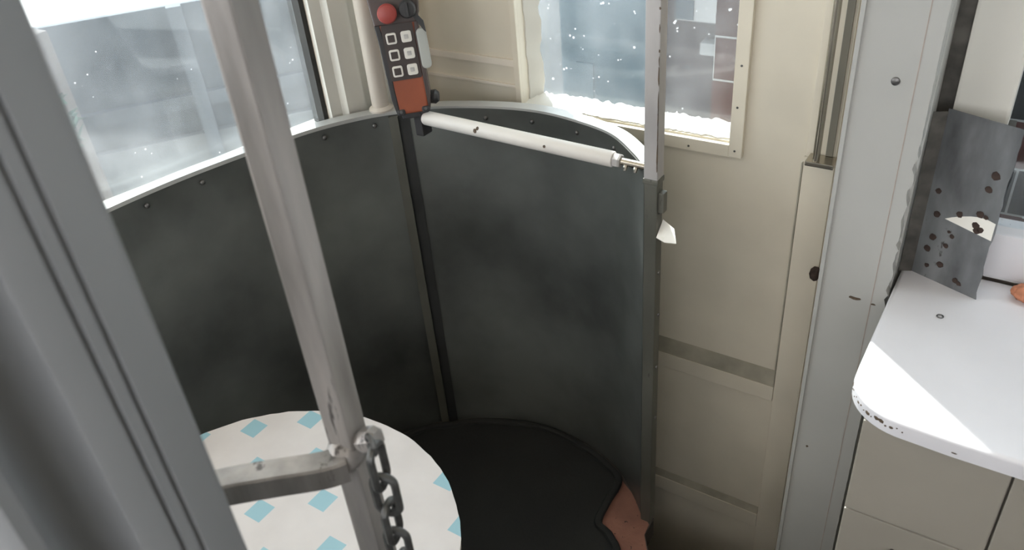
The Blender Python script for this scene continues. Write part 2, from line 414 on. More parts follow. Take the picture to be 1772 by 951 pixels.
# raised stile and rails around the sunken panels, with sloping bevels
def strip(bm, x0, x1, z0, z1, y):
    box(bm, x0, x1, y, DY + 0.001, z0, z1, 0.002)
b = bm_()
strip(b, -0.333, DR, -0.56, 0.874, DY - 0.008); strip(b, -0.3315, DR, 0.874, 2.02, DY - 0.0065)
strip(b, -0.95, -0.3335, 0.270, 0.312, DY - 0.009)
strip(b, -0.95, -0.3335, -0.16, -0.112, DY - 0.009)
obj('panel_moulding', b, 'door', d1)
def bevel(z_hi, z_lo, y_lo):
    bm = bm_()
    vs = [bm.verts.new(c) for c in ((-0.95, DY - 0.0005, z_hi), (-0.334, DY - 0.0005, z_hi), (-0.334, y_lo, z_lo), (-0.95, y_lo, z_lo), (-0.95, DY, z_lo), (-0.334, DY, z_lo))]
    bm.faces.new((vs[0], vs[1], vs[2], vs[3])); bm.faces.new((vs[3], vs[2], vs[5], vs[4]))
    bm.faces.new((vs[0], vs[4], vs[5], vs[1])); bm.faces.new((vs[0], vs[3], vs[4])); bm.faces.new((vs[1], vs[5], vs[2]))
    bmesh.ops.recalc_face_normals(bm, faces=bm.faces[:]); return bm
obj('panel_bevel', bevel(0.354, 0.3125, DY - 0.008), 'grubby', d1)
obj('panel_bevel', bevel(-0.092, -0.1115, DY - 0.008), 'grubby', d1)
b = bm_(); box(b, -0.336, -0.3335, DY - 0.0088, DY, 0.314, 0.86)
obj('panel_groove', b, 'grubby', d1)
b = bm_()
box(b, -1.205, -0.955, DY - 0.006, DY + 0.001, 0.962, 0.978, 0.002); box(b, -1.205, -0.955, DY - 0.006, DY + 0.001, 0.915, 0.922, 0.002)
obj('plank_bead', b, 'cream', d1)
b = bm_()
box(b, wr, wr + 0.026, DY - 0.012, DY + 0.001, wz - 0.028, wt + 0.026, 0.002)
box(b, wl - 0.014, wl, DY - 0.010, DY + 0.001, wz - 0.028, wt + 0.026, 0.002)
box(b, wl - 0.014, wr, DY - 0.011, DY + 0.001, wz - 0.030, wz - 0.004, 0.002)
box(b, wl - 0.014, wr, DY - 0.012, DY + 0.001, wt, wt + 0.026, 0.002)
obj('glazing_bead', b, 'door', d1)
for x, z in ((-0.461, 1.03), (-0.463, 0.95), (-0.462, 0.862), (-0.555, 0.856), (-0.462, 1.2)):
    obj('bead_nail', lathe(bm_(), [(0.0024, 0), (0.0020, 0.0012)], (x, DY - 0.0118, z), (0, -1, 0), 8), 'bolt', d1)
b = bm_(); box(b, wl, wr, DY + 0.052, DY + 0.056, wz, wt)
obj('pane', b, 'glass_door', d1)
# lumpy white putty along the bottom and sides of the pane
b = bm_()
rr = random.Random(3)
def putty(p0, p1, r0, n=40):
    P = [Vector(p0).lerp(Vector(p1), i / n) for i in range(n + 1)]
    rings = []
    d = (Vector(p1) - Vector(p0)).normalized(); s = Vector((0, 1, 0)); u = d.cross(s)
    for p in P:
        r = r0 * rr.uniform(0.65, 1.25)
        rings.append([b.verts.new(p + s * (0.006 * math.cos(a)) + u * (r * math.sin(a))) for a in [k * math.pi / 4 for k in range(8)]])
    for A, B in zip(rings, rings[1:]):
        for k in range(8): b.faces.new((A[k], A[(k + 1) % 8], B[(k + 1) % 8], B[k]))
    b.faces.new(rings[0][::-1]); b.faces.new(rings[-1])
def putty_bed(A, Bp, up, y0, y1, h0, h1, n=70):
    # lumpy bed of putty sloping from the pane (height h1) down to the room side (height h0)
    A = Vector(A); Bp = Vector(Bp); up = Vector(up); rows = []
    for i in range(n + 1):
        p = A.lerp(Bp, i / n); k = rr.uniform(0.75, 1.2); yy = y0 + rr.uniform(-0.002, 0.003)
        prof = ((y1, -0.001), (y1, h1 * k), ((y0 + y1) / 2, (h0 + h1) / 2 * rr.uniform(0.8, 1.15)), (yy, h0 * k), (yy, -0.001))
        rows.append([b.verts.new(Vector((p.x, y, p.z)) + up * h) for y, h in prof])
    for P, Q in zip(rows, rows[1:]):
        for k in range(5): b.faces.new((P[k], P[(k + 1) % 5], Q[(k + 1) % 5], Q[k]))
    b.faces.new(rows[0][::-1]); b.faces.new(rows[-1])
putty_bed((wl, 0, wz), (wr, 0, wz), (0, 0, 1), DY + 0.002, DY + 0.0515, 0.003, 0.016)
putty_bed((wr, 0, wz), (wr, 0, wt), (-1, 0, 0), DY + 0.030, DY + 0.0515, 0.002, 0.012, 110)
putty_bed((wl, 0, wz), (wl, 0, wt), (1, 0, 0), DY + 0.022, DY + 0.0515, 0.003, 0.022, 80)
bmesh.ops.recalc_face_normals(b, faces=b.faces[:])
obj('putty', b, 'white', d1, smooth=True)
# narrow pull bar on the door edge
hx, hy = -0.305, 1.362
hr = obj('handrail', tube(bm_(), [(hx, hy, 0.884), (hx, hy, 1.9)], 0.0065, 14), 'chrome', d1, smooth=True)
b = bm_(); box(b, -0.322, -0.272, hy - 0.009, DY - 0.010, 0.876, 0.885, 0.002)
obj('handrail_bracket', b, 'chrome', hr)
b = bm_(); box(b, -0.295, -0.283, DY - 0.0145, DY - 0.011, 0.886, 1.95)  # dark strip painting the shadow beside the pull bar
obj('rod_shadow_strip', b, 'rod_shadow', d1)
# chipped spot with bare wood on the door edge
b = bm_(); lathe(b, [(0.004, 0), (0.011, 0.004), (0.008, 0.012), (0.002, 0.015)], (-0.283, DY - 0.012, 0.636), (0.3, -1, 0), 9)
st = b.verts[:]
for v in st: v.co.z = 0.636 + (v.co.z - 0.636) * 1.6
obj('door_latch', b, 'rust', d1)

# ---- white board beside the door (end of the partition), with peeling right edge
BY = 1.235
rr = random.Random(5)
xr0 = -0.131
left = -0.240
b = bm_()
pts = []
zz = [-0.02 + i * 0.009 for i in range(235)]
edge = []
for z in zz:
    j = rr.choice((-0.004, -0.0025, -0.001, 0.0005, 0.0015)) if 0.70 < z < 1.02 else rr.uniform(-0.0004, 0.0004)
    edge.append(xr0 + j)
fr = [b.verts.new((left, BY, zz[0])), b.verts.new((left, BY, zz[-1]))]
fv = [b.verts.new((x, BY, z)) for x, z in zip(edge, zz)]
bv = [b.verts.new((x, BY + 0.022, z)) for x, z in zip(edge, zz)]
bl = [b.verts.new((left, BY + 0.16, zz[0])), b.verts.new((left, BY + 0.16, zz[-1]))]
br = [b.verts.new((xr0 - 0.0, BY + 0.16, zz[0])), b.verts.new((xr0, BY + 0.16, zz[-1]))]
b.faces.new([fr[0]] + fv + [fr[1]])
for i in range(len(zz) - 1): b.faces.new((fv[i], bv[i], bv[i + 1], fv[i + 1]))
b.faces.new([bv[0], br[0], br[1]] + bv[:0:-1][0:] ) if False else b.faces.new([br[0], br[1]] + bv[::-1])
b.faces.new((fr[0], fr[1], bl[1], bl[0])); b.faces.new((bl[0], bl[1], br[1], br[0]))
b.faces.new([fr[1]] + [fv[-1], bv[-1], br[1], bl[1]]); b.faces.new([fr[0], bl[0], br[0], bv[0], fv[0]])
bmesh.ops.recalc_face_normals(b, faces=b.faces[:])
t3 = struct('trim_3', b, 'board')
b = bm_(); box(b, left - 0.004, left + 0.003, BY - 0.005, BY + 0.004, -0.02, 2.08, 0.0015)
obj('edge_bead', b, 'board', t3)
b = bm_(); box(b, xr0 - 0.0235, xr0 - 0.0225, BY - 0.0006, BY + 0.001, -0.02, 2.08)
obj('board_seam', b, 'clothedge', t3)
obj('screw', lathe(bm_(), [(0.0065, 0), (0.006, 0.002), (0.003, 0.0035)], (-0.181, BY, 1.094), (0, -1, 0), 16), 'bolt', t3, smooth=True)
def flake(name, m, parent, cx, cy, cz, w, h, n, seed, thick=0.0012, axis='y'):
    q = random.Random(seed); P = []
    for i in range(n):
        a = 2 * math.pi * i / n; k = q.uniform(0.55, 1.1)
        P.append((cx + w * k * math.cos(a), cz + h * k * math.sin(a)))
    bm = bm_()
    A = [bm.verts.new((x, cy, z)) for x, z in P]; B = [bm.verts.new((x, cy - thick, z)) for x, z in P]
    for i in range(n): bm.faces.new((A[i], A[(i + 1) % n], B[(i + 1) % n], B[i]))
    bm.faces.new(A); bm.faces.new(B[::-1]); bmesh.ops.recalc_face_normals(bm, faces=bm.faces[:])
    return obj(name, bm, m, parent)
flake('paint_chip', 'chip', t3, -0.181, BY, 0.706, 0.010, 0.0035, 11, 2)
flake('paint_chip', 'chip', t3, -0.150, BY, 0.703, 0.005, 0.0016, 9, 4)
flake('paint_chip', 'chip', t3, -0.216, BY, 0.33, 0.0025, 0.0025, 7, 5)
# ---- recess to the right of the board: casing panel, back window, white splash strip
RY = 1.335
b = bm_(); box(b, -0.131, 1.30, RY + 0.03, RY + 0.07, -0.05, 0.74); box(b, 0.95, 1.30, RY, RY + 0.06, 0.74, 2.1); box(b, -0.131, 1.30, RY, RY + 0.06, 2.0, 2.1)
struct('wall_sink', b, 'white')
b = bm_(); box(b, -0.108, -0.030, RY, RY + 0.05, 1.0, 2.05, 0.005)
struct('trim_4', b, 'white')
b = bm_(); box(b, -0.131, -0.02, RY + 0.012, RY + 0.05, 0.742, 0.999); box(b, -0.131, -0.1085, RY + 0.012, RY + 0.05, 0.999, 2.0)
struct('recess_shade', b, 'grime_shade')  # dark backing put in as the shadow of the recess
b = bm_(); box(b, -0.03, 0.95, RY, RY + 0.06, 0.742, 0.826, 0.006)
struct('trim_5', b, 'counter')
w2 = structroot('window_2', (0.45, RY + 0.02, 0.826))
b = bm_(); box(b, -0.03, 0.95, RY + 0.03, RY + 0.034, 0.826, 2.0)
obj('pane', b, 'glass_clean', w2)

# ---- foreground casing of the opening, left
JX = -0.376
prof = [(JX - 0.14, 0.181), (JX - 0.006, 0.181), (JX - 0.002, 0.1795), (JX, 0.176),
        (JX, 0.1545), (JX - 0.003, 0.1535), (JX - 0.003, 0.1520), (JX, 0.1505),
        (JX, 0.1440), (JX - 0.003, 0.1430), (JX - 0.003, 0.1412), (JX, 0.1400),
        (JX, 0.1235), (JX - 0.002, 0.1210), (JX - 0.012, 0.1195), (JX - 0.022, 0.116), (JX - 0.026, 0.110), (JX - 0.026, 0.101), (JX - 0.022, 0.094),
        (JX - 0.014, 0.088), (JX - 0.006, 0.0845), (JX, 0.080), (JX + 0.001, 0.072), (JX - 0.003, 0.066), (JX - 0.02, 0.060), (JX - 0.14, 0.05)]
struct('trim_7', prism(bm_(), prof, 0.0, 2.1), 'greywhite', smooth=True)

# ================================================================== THE GUARD (curved sheet metal enclosure)
RIMZ = 0.91
plan = [(-1.372, 0.20), (-1.366, 0.45), (-1.353, 0.636), (-1.333, 0.772), (-1.301, 0.899), (-1.255, 1.047), (-1.195, 1.150), (-1.135, 1.212), (-1.069, 1.260), (-0.963, 1.302), (-0.859, 1.320), (-0.757, 1.308), (-0.665, 1.278), (-0.590, 1.219), (-0.5455, 1.174)]
path = catmull([(x, y, 0) for x, y in plan], 8)
def at_z(P, z): return [Vector((p.x, p.y, z)) for p in P]
guard = thing('curved_guard', 'waist-high curved grey sheet-metal guard with steel rim wrapping the dark corner', 'metal guard', (-0.95, 1.0, 0.0))
cut = 7 * 8
def sheet(P, off, z0, z1, th=0.003):
    return sweep(bm_(), at_z(P, (z0 + z1) / 2), [(off - th, -(z1 - z0) / 2), (off, -(z1 - z0) / 2), (off, (z1 - z0) / 2), (off - th, (z1 - z0) / 2)])
obj('sheet_panel', sheet(path[:cut + 3], 0.0, 0.0, 0.905), 'sheet', guard, smooth=True)
obj('sheet_panel', sheet(path[cut + 1:], 0.004, 0.0, 0.905), 'sheet', guard, smooth=True)
# sweep side vector points to the inner side of the curve; rim bar lies outside of it
obj('rim', sweep(bm_(), at_z(path[:-2], RIMZ - 0.004), [(0.003, -0.004), (0.003, 0.004), (-0.026, 0.004), (-0.026, -0.004)]), 'rim', guard, smooth=True)
# corner strip
def frame_at(i):
    t = (path[i + 1] - path[i - 1]).normalized(); s = t.cross(Vector((0, 0, 1))); return path[i], t, s
p, t, s = frame_at(cut - 2)
b = bm_(); prism(b, [(p + t * a + s * o)[:2] for a, o in ((-0.010, 0.004), (0.010, 0.004), (0.010, 0.016), (-0.010, 0.013))], 0.0, 0.90)
obj('corner_strip', b, 'oldsteel', guard)
b = bm_(); prism(b, [(p + t * a + s * o)[:2] for a, o in ((0.011, 0.0045), (0.034, 0.0045), (0.034, 0.0075), (0.011, 0.0075))], 0.0, 0.90)
obj('seam_strip', b, 'seam', guard)
rr = random.Random(11)
for z in (0.83, 0.70, 0.60, 0.47, 0.33):
    obj('rivet', lathe(bm_(), [(0.004, 0), (0.003, 0.002)], (-0.5152, 1.166 + rr.uniform(-0.004, 0.006), z), (1, 0, 0), 10), 'bolt', guard)
for i in (20, 27, 35, 42, 50, 62, 71, 79, 88, 97, 104):
    p, t, s = frame_at(i)
    obj('bolt', lathe(bm_(), [(0.0052, 0), (0.0050, 0.0022), (0.0032, 0.004), (0.0012, 0.0046)], (p.x + s.x * 0.0038, p.y + s.y * 0.0038, 0.884), s, 12), 'bolt', guard, smooth=True)

# tall square post at the right end of the guard
sp = thing('steel_post', 'worn grey square steel post rising from the right end of the curved guard', 'post', (-0.527, 1.162, 0.0))
b = bm_(); box(b, -0.541, -0.515, 1.154, 1.180, 0.895, 2.1, 0.002)
obj('tube', b, 'steel', sp)
b = bm_(); box(b, -0.5425, -0.5135, 1.1525, 1.1815, 0.888, 0.899, 0.003)
obj('weld', b, 'oldsteel', sp)
b = bm_(); box(b, -0.540, -0.5155, 1.1545, 1.1795, 0.0, 0.888, 0.002)
obj('lower_tube', b, 'oldsteel', sp)
b = bm_(); box(b, -0.519, -0.505, 1.160, 1.176, 0.832, 0.872, 0.003)
obj('latch_lug', b, 'oldsteel', sp)
qq = random.Random(33)
for i in range(18):
    z = 0.92 + 0.46 * (i + qq.uniform(-0.7, 0.7)) / 18
    flake('paint_chip', 'chip', sp, -0.5162, 1.1538, z, qq.uniform(0.0006, 0.0018), qq.choice((0.003, 0.005, 0.008, 0.02, 0.03)), 9, 60 + i, 0.0006)
# white card
b = bm_(); prism(b, [(-0.514, 1.152), (-0.497, 1.148), (-0.473, 1.146), (-0.486, 1.166), (-0.514, 1.180)], 0.0, 0.0015)
for v in b.verts: v.co.z += 0.790 + (v.co.y - 1.158) * 0.8 + (0.006 if v.co.x > -0.49 else 0)
tag(obj('card', b, 'paper_and_sun_patch'), 'small white card sticking out from behind the grey post edge', 'card')

# beige standing pipe in the corner
b = bm_(); tube(b, [(-1.178, 1.196, 0.9102), (-1.178, 1.196, 2.1)], 0.0185, 20)
cp = thing('corner_pipe', 'beige painted round pipe rising from the guard rim beside the fluted casing', 'pipe', (-1.178, 1.196, 0.9102))
obj('tube', b, 'beige', cp, smooth=True)
obj('collar', lathe(bm_(), [(0.026, 0), (0.026, 0.004), (0.0195, 0.010)], (-1.178, 1.196, 0.9102), (0, 0, 1), 20), 'beige', cp, smooth=True)

# white round bar across the guard
gb = thing('grab_bar', 'white painted round bar spanning the top of the curved guard', 'grab bar', (-0.80, 1.18, 0.91))
A = Vector((-1.050, 1.184, 0.917)); B = Vector((-0.612, 1.180, 0.909)); d = (B - A).normalized()
obj('tube', lathe(bm_(), [(0.0125, 0), (0.0148, 0.006), (0.0148, (B - A).length - 0.002), (0.0135, (B - A).length)], A, d, 24), 'barwhite', gb, smooth=True)
obj('nut', lathe(bm_(), [(0.0125, 0), (0.0135, 0.003), (0.0135, 0.012), (0.0115, 0.015)], B, d, 6), 'steel', gb)
obj('rod', lathe(bm_(), [(0.0068, 0), (0.0068, 0.060), (0.006, 0.064)], B + d * 0.012, d, 14), 'chrome', gb, smooth=True)
for k, dz in ((0.026, -0.012), (0.046, -0.012)):
    obj('set_screw', lathe(bm_(), [(0.004, 0), (0.0045, 0.004), (0.003, 0.010)], B + d * k + Vector((0, -0.004, dz * 0.3)), (0, -0.5, -1), 8), 'chrome', gb)
obj('end_bracket', box(bm_(), -1.066, -1.046, 1.170, 1.200, 0.880, 0.932, 0.003), 'rubber', gb)
for i, (k, a) in enumerate(((0.14, 0.2), (0.145, 0.6), (0.30, 0.2))):
    c = A + d * k
    n = Vector((0, -math.cos(a), math.sin(a)))
    obj('paint_chip', lathe(bm_(), [(0.005 - 0.001 * i, 0), (0.003, 0.0012)], c + n * 0.0143, n, 7), 'chip', gb)

# ================================================================== REMOTE CONTROL
rc_base = Vector((-1.066, 1.177, 0.933))
rn = Vector((0.60, -0.78, 0.16)).normalized()
rx = Vector((0, 0, 1)).cross(rn).normalized() * 1.0      # to the viewer's right
rz = rn.cross(rx).normalized()
tilt = Matrix.Rotation(math.radians(3.0), 3, rn)
rx = tilt @ rx; rz = tilt @ rz
RM = Matrix(((rx.x, rz.x, rn.x, rc_base.x), (rx.y, rz.y, rn.y, rc_base.y), (rx.z, rz.z, rn.z, rc_base.z), (0, 0, 0, 1)))
rem = thing('remote_control', 'orange industrial push-button remote with red stop button hanging in the corner', 'remote control', rc_base)
def plate2d(bm, poly, w0, w1, bev=0.0):
    lo = [bm.verts.new((x, y, w0)) for x, y in poly]; hi = [bm.verts.new((x, y, w1)) for x, y in poly]
    n = len(poly)
    for i in range(n): bm.faces.new((lo[i], lo[(i + 1) % n], hi[(i + 1) % n], hi[i]))
    bm.faces.new(lo[::-1]); top = bm.faces.new(hi)
    bmesh.ops.recalc_face_normals(bm, faces=bm.faces[:])
    if bev: bmesh.ops.bevel(bm, geom=list(top.edges), offset=bev, segments=3, profile=0.6, affect='EDGES')
    return bm
def rpart(name, bm, m, parent=None, smooth=False):
    xform(bm, RM); return obj(name, bm, m, parent or rem, smooth=smooth)
def off(poly, cx, cy): return [(x + cx, y + cy) for x, y in poly]
body = [(-0.030, 0.004), (-0.024, -0.001), (0.024, -0.001), (0.031, 0.004), (0.034, 0.06), (0.033, 0.15), (0.040, 0.19), (0.042, 0.225), (0.034, 0.246), (-0.034, 0.246), (-0.042, 0.225), (-0.040, 0.19), (-0.034, 0.15), (-0.034, 0.06)]
rpart('shell', plate2d(bm_(), body, -0.020, 0.022, 0.005), 'orange')
rpart('keypad', plate2d(bm_(), rrect(0.061, 0.100, 0.004), 0, 0.0016), 'keypad') if False else None
b = plate2d(bm_(), off(rrect(0.062, 0.108, 0.004), -0.001, 0.122), 0.0215, 0.0245)
rpart('keypad', b, 'keypad')
b = plate2d(bm_(), [(-0.0395, 0.03), (-0.034, 0.0), (-0.028, 0.0), (-0.0295, 0.05), (-0.0305, 0.15), (-0.036, 0.19), (-0.046, 0.20), (-0.042, 0.15)], -0.021, 0.0235, 0.002)
rpart('side_bumper', b, 'rubber')
b = plate2d(bm_(), [(0.031, 0.0), (0.033, 0.0), (0.039, 0.03), (0.039, 0.15), (0.044, 0.20), (0.036, 0.19), (0.0305, 0.15), (0.0305, 0.07)], -0.021, 0.0235, 0.002)
rpart('side_bumper', b, 'brownrubber')
b = plate2d(bm_(), [(-0.044, 0.176), (0.038, 0.174), (0.046, 0.19), (0.050, 0.215), (0.044, 0.226), (0.046, 0.244), (0.030, 0.252), (0.012, 0.246), (-0.010, 0.252), (-0.036, 0.25), (-0.048, 0.23)], 0.0, 0.027, 0.005)
rpart('top_bumper', b, 'brownrubber')
for r in range(3):
    for c in range(2):
        cx = -0.0155 + 0.0295 * c; cy = 0.086 + 0.0318 * r
        f = rpart('button', plate2d(bm_(), off(rrect(0.0205, 0.0215, 0.004, 4), cx, cy), 0.024, 0.0272, 0.0012), 'btn')
        sz = 0.0135 if c == 0 else 0.0085
        rpart('button_inset', plate2d(bm_(), off(rrect(sz, sz, 0.0012), cx, cy), 0.0270, 0.0279), 'keypad' if c == 0 else 'btngrey', f)
b = bm_(); lathe(b, [(0.010, 0.0), (0.010, 0.010), (0.0185, 0.012), (0.019, 0.020), (0.0165, 0.026), (0.008, 0.0285)], (-0.0125, 0.198, 0.024), (0, 0, 1), 24)
rpart('stop_button', b, 'red', smooth=True)
b = bm_(); lathe(b, [(0.017, 0.0), (0.017, 0.014), (0.014, 0.018), (0.004, 0.019)], (0.026, 0.200, 0.024), (0, 0, 1), 20)
k = rpart('selector_knob', b, 'rubber', smooth=True)
b = plate2d(bm_(), off(rrect(0.005, 0.026, 0.001), 0.026, 0.200), 0.042, 0.048, 0.001)
rpart('knob_grip', b, 'rubber', k)
b = plate2d(bm_(), off(rrect(0.0195, 0.078, 0.0085, 5), 0.0435, 0.122), 0.018, 0.026, 0.003)
rpart('side_tag', b, 'tag', smooth=True)
b = plate2d(bm_(), [(0.034, 0.200), (0.052, 0.174), (0.054, 0.152), (0.050, 0.156), (0.040, 0.174), (0.030, 0.190)], 0.022, 0.028, 0.001)
rpart('tag_clip', b, 'rubber')
b = bm_(); lathe(b, [(0.006, 0.0), (0.0135, 0.004), (0.0145, 0.014), (0.010, 0.020)], (0.034, 0.022, -0.004), (1, -0.1, 0.2), 16)
rpart('corner_knob', b, 'rubber', smooth=True)
for u in (-0.025, 0.025):
    b = plate2d(bm_(), off(rrect(0.016, 0.012, 0.004), u, 0.004), 0.004, 0.0262, 0.003)
    f = rpart('corner_bumper', b, 'rubber')
    b = bm_(); lathe(b, [(0.0035, 0), (0.003, 0.0012)], (u, 0.0055, 0.0262), (0, 0, 1), 10)
    rpart('screw', b, 'bolt', f)
b = plate2d(bm_(), [(-0.026, -0.012), (0.028, -0.014), (0.030, 0.006), (-0.028, 0.006)], -0.016, 0.014, 0.003)
rpart('base_cap', b, 'rubber')
b = bm_(); sweep(b, catmull([(-0.02, 0.246, -0.01), (-0.012, 0.275, -0.012), (0.0, 0.284, -0.014), (0.012, 0.275, -0.012), (0.02, 0.246, -0.01)], 5), circ(0.003, 8))
rpart('hanging_loop', b, 'rubber', smooth=True)

# ================================================================== ROUND TABLE
TC = Vector((-0.872, 0.413)); TR = 0.338; TZ = 0.5
tb = thing('round_table', 'low round table covered in white oilcloth with pale blue diamonds', 'table', (TC.x, TC.y, 0.0))
rr = random.Random(9)
b = bm_(); ring = []
pts = []
for i in range(120):
    a = 2 * math.pi * i / 120; r = TR * (1 + rr.uniform(-0.004, 0.003))
    pts.append((TC.x + r * math.cos(a), TC.y + r * math.sin(a)))
prism(b, pts, TZ - 0.002, TZ)
obj('oilcloth_top', b, 'cloth', tb)
b = bm_(); prism(b, [(TC.x + (p[0] - TC.x) * 0.994, TC.y + (p[1] - TC.y) * 0.994) for p in pts], TZ - 0.022, TZ - 0.002)
obj('tabletop', b, 'clothedge', tb)
obj('pedestal', lathe(bm_(), [(0.05, 0.02), (0.035, 0.06), (0.03, 0.40), (0.10, TZ - 0.022)], (TC.x, TC.y, 0), (0, 0, 1), 24), 'steel', tb, smooth=True)
obj('base', lathe(bm_(), [(0.20, 0.0), (0.20, 0.012), (0.06, 0.024)], (TC.x, TC.y, 0), (0, 0, 1), 32), 'steel', tb, smooth=True)

# ================================================================== SQUARE TUBE RAILING + CHAIN
PC = Vector((-0.463, 0.349)); PW = 0.0265
rl = thing('tube_railing', 'worn silver square-tube railing post with a short curved rail, beside the round table', 'railing', (PC.x, PC.y, 0.0))
b = bm_(); box(b, -PW / 2, PW / 2, -PW / 2, PW / 2, 0.0, 2.1, 0.0025)
xform(b, Matrix.Translation((PC.x, PC.y, 0)) @ Matrix.Rotation(math.radians(9), 4, 'Z'))
obj('upright', b, 'pipe', rl)
RZ = 1.008
rp = catmull([(-0.456, 0.334, RZ), (-0.470, 0.316, RZ), (-0.502, 0.287, RZ + 0.001), (-0.542, 0.251, RZ), (-0.590, 0.198, RZ - 0.001), (-0.635, 0.13, RZ - 0.001), (-0.66, 0.045, RZ - 0.002)], 5)
obj('rail', sweep(bm_(), rp, rrect(0.0265, 0.0265, 0.002, 1)), 'pipe', rl)
b = bm_(); bmesh.ops.create_icosphere(b, subdivisions=3, radius=1.0)
rr = random.Random(2)
for v in b.verts: v.co = Vector((PC.x + 0.0, PC.y - 0.006, RZ + 0.004)) + Vector((v.co.x * 0.019, v.co.y * 0.019, v.co.z * 0.018)) * rr.uniform(0.92, 1.08)
obj('weld', b, 'pipe', rl, smooth=True)
# eye bolt welded to the post's right corner
hp = Vector((PC.x + 0.026, PC.y - 0.004, RZ + 0.024))
b = bm_(); lathe(b, [(0.008, 0), (0.0105, 0.006), (0.0125, 0.012), (0.012, 0.024), (0.007, 0.029)], hp + Vector((-0.014, 0.004, -0.006)), (0.9, 0.15, 0.45), 7)
eb = obj('eye_bolt', b, 'pipe', rl)
c0 = hp + Vector((0.014, -0.004, 0.010))
b = bm_(); tube(b, [c0 + Vector((0.007 * math.cos(a), -0.003 * math.cos(a), 0.010 * math.sin(a))) for a in [2 * math.pi * i / 20 for i in range(20)]], 0.0026, 8, True)
obj('eye_ring', b, 'chain', eb, smooth=True)
ch = thing('chain', 'dark steel chain hanging from the square tube railing post', 'chain', hp + Vector((0.014, -0.004, -0.25)))
def link_path(c, ax, L=0.050, W=0.0215):
    P = []; h = L / 2 - W / 2
    for i in range(13): a = math.pi * i / 12; P.append(c + ax * (W / 2 * math.cos(a)) + Vector((0, 0, h + W / 2 * math.sin(a))))
    for i in range(13): a = math.pi + math.pi * i / 12; P.append(c + ax * (W / 2 * math.cos(a)) + Vector((0, 0, -h + W / 2 * math.sin(a))))
    return P
axA = Vector((0.80, 0.60, 0)); axB = Vector((-0.60, 0.80, 0))
top = hp + Vector((0.017, -0.004, -0.016))
for i in range(7):
    c = top + Vector((0.0008 * (i % 2), 0, -0.0378 * i))
    ax = (axB * 0.9 + axA * 0.35).normalized() if i % 2 == 0 else (axA * 0.95 - axB * 0.25).normalized()
    b = bm_(); sweep(b, link_path(c, ax), circ(0.0040, 8), True, up=(ax.y, -ax.x, 0))
    obj('chain_link', b, 'chain', ch, smooth=True)

# ================================================================== COUNTER AND CABINET
CZ = 0.74
def counter_poly():
    P = [(-0.126, RY - 0.001), (-0.126, 1.02)]
    c = (-0.126 + 0.085, 1.005); r = 0.085
    for i in range(1, 13):
        a = math.pi + (math.pi / 2) * i / 12
        P.append((c[0] + r * math.cos(a), c[1] + r * math.sin(a) * 0.95))
    P += [(0.02, 0.921), (1.29, 0.921), (1.29, RY - 0.001)]
    return P
ct = thing('countertop', 'white painted countertop with a rounded left corner beside the white board', 'countertop', (0.5, 1.1, CZ - 0.028))
b = bm_(); prism(b, counter_poly(), CZ - 0.028, CZ)
es = [e for e in b.edges if abs(e.verts[0].co.z - CZ) < 1e-5 and abs(e.verts[1].co.z - CZ) < 1e-5]
bmesh.ops.bevel(b, geom=es, offset=0.007, segments=3, profile=0.6, affect='EDGES')
obj('slab', b, 'counter', ct, smooth=True)
rr = random.Random(21)
for i in range(16):
    a = math.pi + (math.pi / 2) * (0.12 + 0.86 * i / 15)
    n = Vector((math.cos(a), math.sin(a), 0)); c = Vector((-0.041, 1.005, 0)) + Vector((0.085 * math.cos(a), 0.0808 * math.sin(a), 0))
    c.z = CZ - 0.012 - rr.uniform(0.0, 0.006)
    b = bm_(); lathe(b, [(rr.choice((0.0012, 0.002, 0.0034, 0.0048)), 0), (0.001, 0.0011)], c - n * 0.0003, n, 6)
    for v in b.verts: v.co.z = c.z + (v.co.z - c.z) * rr.uniform(0.6, 1.0)
    obj('paint_chip', b, 'chip', ct)
flake('paint_chip', 'chip', ct, 0.022, 0.9212, CZ - 0.020, 0.006, 0.0012, 9, 31, 0.0008)
cb = thing('base_cabinet', 'cream base cabinet under the white countertop', 'cabinet', (0.5, 1.15, 0.0))
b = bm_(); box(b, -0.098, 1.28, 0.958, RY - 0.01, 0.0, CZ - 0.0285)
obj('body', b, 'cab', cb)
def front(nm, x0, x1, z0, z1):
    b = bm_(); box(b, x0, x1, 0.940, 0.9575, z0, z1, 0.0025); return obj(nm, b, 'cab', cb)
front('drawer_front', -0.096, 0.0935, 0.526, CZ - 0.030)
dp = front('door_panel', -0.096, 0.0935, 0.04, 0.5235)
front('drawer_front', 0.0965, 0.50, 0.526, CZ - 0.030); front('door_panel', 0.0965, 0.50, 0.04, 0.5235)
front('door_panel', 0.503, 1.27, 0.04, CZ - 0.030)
b = bm_(); lathe(b, [(0.004, 0), (0.006, 0.008), (0.010, 0.012), (0.008, 0.017)], (-0.017, 0.940, 0.470), (0, -1, 0), 14)
obj('knob', b, 'bolt', dp, smooth=True)
# small washer lying on the counter
b = bm_()
wc = Vector((-0.046, 1.193, CZ))
ring_prof = circ(0.0012, 8)
tube(b, [wc + Vector((0.0045 * math.cos(a), 0.0045 * math.sin(a), 0.0011)) for a in [2 * math.pi * i / 24 for i in range(24)]], 0.0011, 8, True)
tag(obj('washer', b, 'bolt', base=True, smooth=True), 'small dark washer lying on the white countertop', 'washer')
